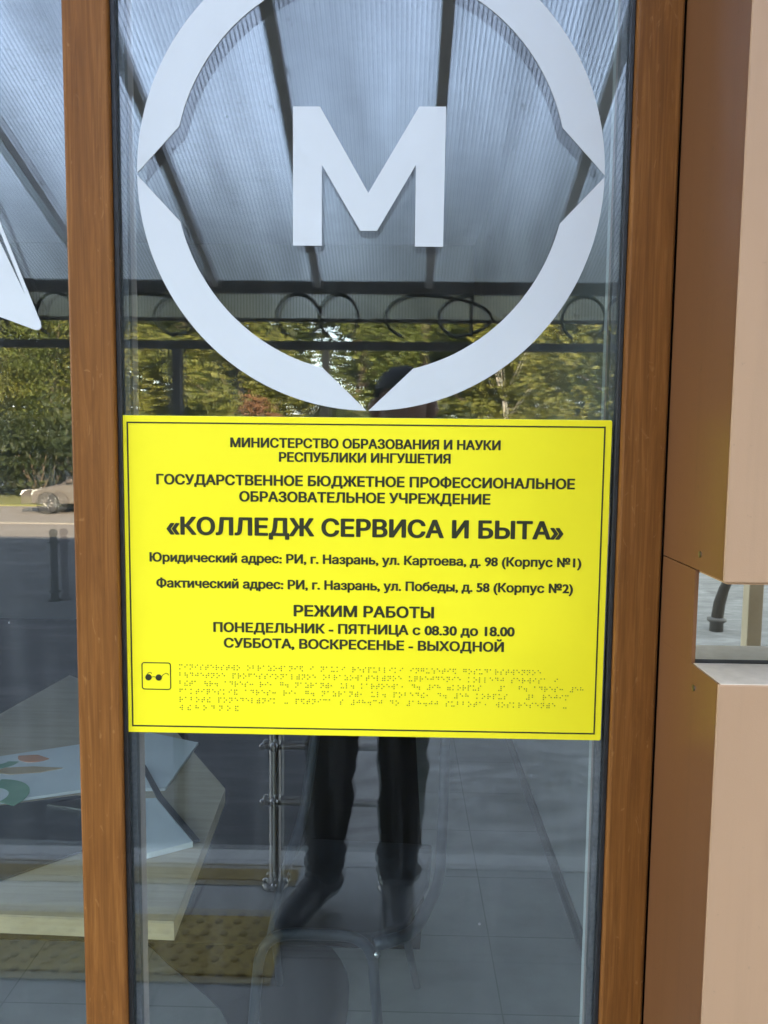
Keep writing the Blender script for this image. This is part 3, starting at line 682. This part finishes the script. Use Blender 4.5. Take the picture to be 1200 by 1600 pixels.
# ------------------------------------------------------------------ trees
def leaf_cloud(mb, centres, n, s0, s1, rg_):
    bm = mb.bm
    for _ in range(n):
        c, r = rg_.choice(centres)
        while True:
            p = Vector((rg_.uniform(-1,1), rg_.uniform(-1,1), rg_.uniform(-1,1)))
            if .25 < p.length < 1: break
        p = Vector(c)+Vector((p.x*r, p.y*r, p.z*r*.8))
        nn = Vector((rg_.gauss(0,1), rg_.gauss(0,1), rg_.gauss(.5,1))).normalized()
        a = nn.orthogonal().normalized(); a.rotate(Matrix.Rotation(rg_.uniform(0, 6.28), 3, nn)); c2 = nn.cross(a)
        s = rg_.uniform(s0, s1)
        v = [bm.verts.new(p+a*s), bm.verts.new(p+c2*s*.5+nn*s*.12), bm.verts.new(p-a*s), bm.verts.new(p-c2*s*.5+nn*s*.12)]
        bm.faces.new(v)
def make_tree(name, label, h, cw, leafmat, bark, seed, n=13000, low=.18, group=None, s0=.05, s1=.115, lean=0, tk=1):
    q = random.Random(seed); t = thing(name, label, 'tree', (0,0,0), group)
    b = MB(); pts = [(lean*.02*i*i+q.uniform(-.05,.05)*i, q.uniform(-.05,.05)*i, h*.75*i/7) for i in range(8)]
    b.tube(pts, [tk*.20*h/8*(1-.11*i) for i in range(8)], 10)
    cs = []
    for k in range(13):
        z = h*(low+(.95-low)*(k+.5)/13); a = k*2.4+q.uniform(-.5,.5)
        rr = cw*math.sin(math.pi*min(1, max(.12, (z/h-low*.5)/(1.05-low*.5))))**.7*q.uniform(.35,.85)
        i = min(6, int(z/h/.75*7*.7)); st = Vector(pts[i]); en = Vector((st.x+rr*math.cos(a), st.y+rr*math.sin(a), z))
        b.tube([st, st.lerp(en, .5)+Vector((0,0,.1)), en], [tk*.055*h/8, tk*.035*h/8, .012], 6)
        cs.append((en, cw*q.uniform(.30,.48)))
        cs.append((st.lerp(en, .55)+Vector((q.uniform(-.4,.4), q.uniform(-.4,.4), q.uniform(-.2,.5))), cw*q.uniform(.22,.36)))
    cs.append((Vector(pts[-1])+Vector((0,0,h*.16)), cw*.35))
    b.build('trunk', bark, t)
    m = MB(); leaf_cloud(m, cs, n, s0, s1, q); m.build('crown', leafmat, t, recalc=False)
    return t
G = 'trees in the park beyond the road'
protoA = make_tree('park_tree', 'tall green tree beyond the road, reflected in the panes', 8.5, 2.7, LEAF_A, BARK, 1, group=G)
protoB = make_tree('park_tree', 'yellow-green leafy tree beyond the road, reflected in the panes', 7.2, 2.5, LEAF_B, BARK, 2, low=.08, group=G)
protoC = make_tree('park_tree', 'broad dark-leaved tree standing deeper in the park', 9.5, 3.4, LEAF_D, BARK, 3, n=7000, s0=.11, s1=.22, group=G)
pos = [(protoB,-14.8,-26),(protoA,-12.0,-27.2),(protoB,-9.6,-25.6),(protoA,-6.6,-27.0),(protoB,-5.5,-26.2),(protoA,-1.5,-26.6),(protoA,.9,-27.6),(protoB,3.3,-26.0),(protoB,5.4,-27.2),(protoA,8.0,-26.2),(protoB,11,-27),(protoA,14.5,-26),(protoB,18,-27),
       (protoA,-18.5,-26.5),(protoA,-22,-27),(protoC,-17,-33),(protoC,-12.5,-34),(protoC,-8,-32.5),(protoC,-7.2,-37),(protoC,.3,-33),(protoC,3.8,-34.5),(protoC,8,-33),(protoC,12.5,-34),(protoC,17,-33),(protoC,-22,-34),(protoB,-2.6,-29.5),(protoB,-3.6,-29.5)]
seen = set()
for i, (p, x, y) in enumerate(pos):
    o = p if p not in seen else copy_tree(p); seen.add(p)
    o.location = (x, y, ZG+.03); o.rotation_euler.z = rnd.uniform(0, 6.28); s = rnd.uniform(.88, 1.12)*(1.4 if p is protoC else .6 if y == -29.5 else 1); o.scale = (s, s, s)
bt = make_tree('birch_tree', 'pale-barked birch with sparse yellow leaves beyond the road', 7.5, 1.5, LEAF_B, BIRCH, 9, n=4200, low=.3, tk=.42)
bt.location = (3.25, -24.6, ZG+.03)
rs = make_tree('red_shrub', 'rust-leaved shrub among the green trees beyond the road', 3.9, 1.3, LEAF_R, BARK, 12, n=1600, low=.35)
rs.location = (-4.45, -24.4, ZG+.03); rs.scale = (.72, .72, .86)
# low bushes along the verge
G2 = 'bushes along the far verge'
def make_bush(seed, lm, label):
    q = random.Random(seed); t = thing('bush', label, 'bush', (0,0,0), G2)
    b = MB()
    for k in range(5): b.tube([(0,0,0), (q.uniform(-.4,.4), q.uniform(-.4,.4), .9)], [.03,.01], 6)
    b.build('stem', BARK, t)
    m = MB(); leaf_cloud(m, [((q.uniform(-.8,.8), q.uniform(-.5,.5), q.uniform(.4,1.5)), .6) for _ in range(8)], 1100, .05, .11, q); m.build('foliage', lm, t, recalc=False); return t
bA = make_bush(21, LEAF_D, 'dark low bush in front of the park trees, reflected in the panes'); bB = make_bush(22, LEAF_D, 'small dark-green low bush in front of the park trees, reflected in the panes')
fs = True
for i, x in enumerate([-17,-15.2,-13.4,-11.6,-9.8,-8.1,-6.3,-4.6,-2.8,-1,.8,2.5,4.2,6,7.8,9.6,11.5,13.5]):
    p = bA if i % 2 == 0 else bB; o = p if i < 2 else copy_tree(p)
    o.location = (x+rnd.uniform(-.4,.4), -24.2+rnd.uniform(-.5,.3), ZG+.03); o.rotation_euler.z = rnd.uniform(0,6.28); s = rnd.uniform(1.1,1.7); o.scale = (s,s,s)
# leaning young tree reflected in the mirrored band
lt = thing('leaning_tree', 'young tree with a bent dark trunk on the forecourt, seen in the mirrored band', 'tree', (3.5, -7.7, ZG))
tr_pts = [(3.43,-7.7,ZG-.02),(3.435,-7.7,ZG+.16),(3.45,-7.7,ZG+.30),(3.49,-7.7,ZG+.45),(3.56,-7.7,ZG+.62),(3.68,-7.7,ZG+.9),(3.9,-7.75,ZG+1.4),(4.2,-7.8,ZG+2.3)]
b = MB().tube(tr_pts, [.064,.062,.060,.052,.040,.032,.024,.012], 12); b.build('trunk', DBARK, lt)
b = MB().lathe([(.07, ZG-.01), (.07, ZG+.09), (.098, ZG+.11), (.098, ZG+.14), (.06, ZG+.15)], (3.43, -7.7, 0), 18); b.build('guard_ring', FRAMEPAINT, lt)
m = MB(); q = random.Random(5); leaf_cloud(m, [((4.3+q.uniform(-.7,.9), -7.8+q.uniform(-.7,.7), ZG+2.6+q.uniform(-.2,1.2)), .5) for _ in range(10)], 1800, .04, .08, q); m.build('crown', LEAF_A, lt, recalc=False)

# ------------------------------------------------------------------ the photographer
def skin_mesh(name, joints, bones, mat_, parent, sub=2):
    """joints: name -> (pos, rx, ry); bones: pairs"""
    names = list(joints); me = bpy.data.meshes.new(name)
    me.from_pydata([joints[n][0] for n in names], [(names.index(a), names.index(c)) for a, c in bones], [])
    o = link(bpy.data.objects.new(name, me))
    md = o.modifiers.new('skin', 'SKIN'); md.use_smooth_shade = True
    for i, n in enumerate(names):
        sv = me.skin_vertices[0].data[i]; sv.radius = joints[n][1:3]; sv.use_root = (i == 0)
    ss = o.modifiers.new('sub', 'SUBSURF'); ss.levels = sub; ss.render_levels = sub
    bpy.context.view_layer.update()
    me2 = bpy.data.meshes.new_from_object(o.evaluated_get(bpy.context.evaluated_depsgraph_get()))
    o.modifiers.clear(); o.data = me2; bpy.data.meshes.remove(me); me2.materials.clear(); me2.materials.append(mat_); me2.name = name
    for p in me2.polygons: p.use_smooth = True
    attach(o, parent); return o
pr = thing('person', 'person in dark jacket, trousers and shoes standing on the porch holding up a phone', 'person', (-.04, -1.42, 0))
PXc = -.035
J = {'pelvis': ((PXc,-1.43,.93),.13,.10),'belly': ((PXc,-1.43,1.06),.125,.095),'chest': ((PXc+.005,-1.43,1.25),.15,.105),'upchest': ((PXc+.01,-1.43,1.37),.12,.085),
     'neck': ((PXc+.04,-1.42,1.45),.052,.052),'skull0': ((PXc+.075,-1.405,1.525),.062,.07),'skull1': ((PXc+.085,-1.40,1.605),.074,.088),'skull2': ((PXc+.085,-1.405,1.67),.055,.065),
     'hipL': ((PXc-.095,-1.43,.87),.085,.085),'kneeL': ((PXc-.125,-1.40,.48),.058,.058),'ankL': ((PXc-.15,-1.47,.09),.04,.04),'toeL': ((PXc-.225,-1.34,.04),.035,.028),
     'hipR': ((PXc+.095,-1.43,.87),.085,.085),'kneeR': ((PXc+.10,-1.39,.48),.058,.058),'ankR': ((PXc+.085,-1.46,.09),.04,.04),'toeR': ((PXc+.09,-1.33,.04),.035,.028)}
Bn = [('pelvis','belly'),('belly','chest'),('chest','upchest'),('upchest','neck'),('neck','skull0'),('skull0','skull1'),('skull1','skull2')]
for s in 'LR': Bn += [('pelvis','hip'+s),('hip'+s,'knee'+s),('knee'+s,'ank'+s),('ank'+s,'toe'+s)]
HX = .044
for s, sx in (('L',-1),('R',1)):
    J['sh'+s] = ((PXc+.01+sx*.175,-1.43,1.37),.062,.062)
    J['el'+s] = ((PXc+.02+sx*.235,-1.28,1.15),.045,.045)
    J['wr'+s] = ((HX+sx*.085,-1.075,1.39),.028,.03)
    J['palm'+s] = ((HX+sx*.058,-1.035,1.445),.022,.034)
    Bn += [('upchest','sh'+s),('sh'+s,'el'+s),('el'+s,'wr'+s),('wr'+s,'palm'+s)]
    for k in range(4):     # fingers wrap behind the phone edge
        z = 1.475-k*.018; L_ = (.9,1,.95,.8)[k]
        J[f'f{k}a{s}'] = ((HX+sx*.056,-1.018,z),.0085,.0085); J[f'f{k}b{s}'] = ((HX+sx*.052,-1.000+.004,z+.006),.008,.008)
        J[f'f{k}c{s}'] = ((HX+sx*(.052-.022*L_),-.9945,z+.008),.007,.007)
        Bn += [('palm'+s,f'f{k}a{s}'),(f'f{k}a{s}',f'f{k}b{s}'),(f'f{k}b{s}',f'f{k}c{s}')]
    J['t0'+s] = ((HX+sx*.05,-1.03,1.415),.011,.011); J['t1'+s] = ((HX+sx*.040,-1.024,1.455),.009,.009); J['t2'+s] = ((HX+sx*.024,-1.021,1.48),.008,.008)
    Bn += [('palm'+s,'t0'+s),('t0'+s,'t1'+s),('t1'+s,'t2'+s)]
bodyo = skin_mesh('body', J, Bn, SKIN, pr, 2)
# face details
hx, hy, hz = PXc+.085, -1.40, 1.585
for sx in (-1, 1): b = MB(); b.ball((hx+sx*.032, hy+.079, hz+.022), .011, 12); b.build('eye', EYE, pr)
b = MB().tube([(hx,hy+.083,hz+.028),(hx,hy+.098,hz+.005),(hx,hy+.108,hz-.012),(hx,hy+.085,hz-.02)], [.007,.010,.013,.006], 10); b.build('nose', SKIN, pr)
b = MB().tube([(hx-.024,hy+.074,hz-.045),(hx,hy+.086,hz-.043),(hx+.024,hy+.074,hz-.045)], [.004,.007,.004], 8); b.build('mouth', LIP, pr)
for sx in (-1, 1):
    b = MB(); b.ball((hx+sx*.079, hy-.005, hz+.005), .026, 12, 1.25); e = b.build('ear', SKIN, pr)
bm = bmesh.new(); bmesh.ops.create_uvsphere(bm, u_segments=28, v_segments=18, radius=1)
for v in bm.verts:
    c = v.co.copy(); k = 1+.03*math.sin(c.x*17+c.y*9)*math.cos(c.z*13)
    v.co = Vector((hx+c.x*.088*k, hy-.012+c.y*.104*k, hz+.045+c.z*.085*k))
bmesh.ops.delete(bm, geom=[v for v in bm.verts if (v.co.z < hz+.045 and v.co.y > hy+.02) or v.co.z < hz-.03], context='VERTS')
for f in bm.faces: f.smooth = True
mb = MB(); mb.add(bm); mb.build('hair', HAIR, pr)
# clothing
def sub_j(keys, grow): return {k: (J[k][0], J[k][1]+grow, J[k][2]+grow) for k in keys}
tj = sub_j(['pelvis','hipL','kneeL','ankL','hipR','kneeR','ankR'], .012)
for s in 'LR':
    k = J['knee'+s][0]; a = J['ank'+s][0]; h_ = J['hip'+s][0]
    tj['mid'+s] = ((h_[0]*.5+k[0]*.5, -1.425, .68), .088, .09)
    tj['calf'+s] = ((k[0]*.6+a[0]*.4, -1.44, .33), .078, .08)
    tj['knee'+s] = (k, .079, .08)
    tj['ank'+s] = ((a[0], a[1]+.01, .13), .060, .066); tj['hem'+s] = ((a[0], a[1]+.015, .075), .062, .07)
tb_ = []
for s in 'LR': tb_ += [('pelvis','hip'+s),('hip'+s,'mid'+s),('mid'+s,'knee'+s),('knee'+s,'calf'+s),('calf'+s,'ank'+s),('ank'+s,'hem'+s)]
tj = {**{'pelvis': tj['pelvis']}, **{k: v for k, v in tj.items() if k != 'pelvis'}}
tro = skin_mesh('trousers', tj, tb_, TROUSER, pr, 3)
from mathutils import noise as mnoise
for v in tro.data.vertices:       # cloth folds: slanted creases, denser at the knee and where the hem piles up on the shoe
    p = v.co.copy(); q = Vector((p.x*7, p.y*7, p.z*19+p.x*8)); lo_ = max(0, 1-abs(p.z-.14)/.16); kn = max(0, 1-abs(p.z-.5)/.16)
    k = mnoise.noise(q)*(.010+.012*lo_+.008*kn)+.007*lo_*math.sin(p.z*130+p.x*9+p.y*20)
    n_ = v.normal.copy(); n_.z *= .2; v.co = p+n_*k
jj = sub_j(['belly','pelvis','chest','upchest','shL','shR','elL','elR'], .02)
for s, sx in (('L',-1),('R',1)): jj['cuff'+s] = (tuple(Vector(J['el'+s][0]).lerp(Vector(J['wr'+s][0]), .86)), .043, .043)
jj['collar'] = ((PXc+.015,-1.422,1.425),.075,.07)
jb = [('belly','pelvis'),('belly','chest'),('chest','upchest'),('upchest','collar')]
for s in 'LR': jb += [('upchest','sh'+s),('sh'+s,'el'+s),('el'+s,'cuff'+s)]
skin_mesh('jacket', jj, jb, JACKET, pr, 2)
for s in 'LR':
    a, t = Vector(J['ank'+s][0]), Vector(J['toe'+s][0]); d = (t-a); d.z = 0; d.normalize()
    heel = a-d*.045
    sj = {'an': ((a.x,a.y,.10),.056,.055),'he': ((heel.x,heel.y,.052),.048,.05),'mi': (tuple(a+d*.09-Vector((0,0,.03))),.053,.052),'to': ((t.x+d.x*.045,t.y+d.y*.045,.042),.053,.042),'ti': ((t.x+d.x*.10,t.y+d.y*.10,.032),.036,.03)}
    skin_mesh('shoe', sj, [('an','he'),('an','mi'),('mi','to'),('to','ti')], SHOE, pr, 2)
# phone in the hands
ph = thing('phone', 'dark phone held up in both hands by the person on the porch', 'phone', (HX, -1.01, 1.45))
b = MB(); b.prism(rrect(HX-.036, HX+.036, 1.372, 1.522, .009), -1.014, -1.006, bev=.0008); b.build('case', PHONEB, ph)
b = MB().lathe([(.007, -1.006), (.007, -1.0045), (.005, -1.0043)], (HX, 0, 1.5), 20, 'Y'); b.build('lens', CARGLASS, ph)
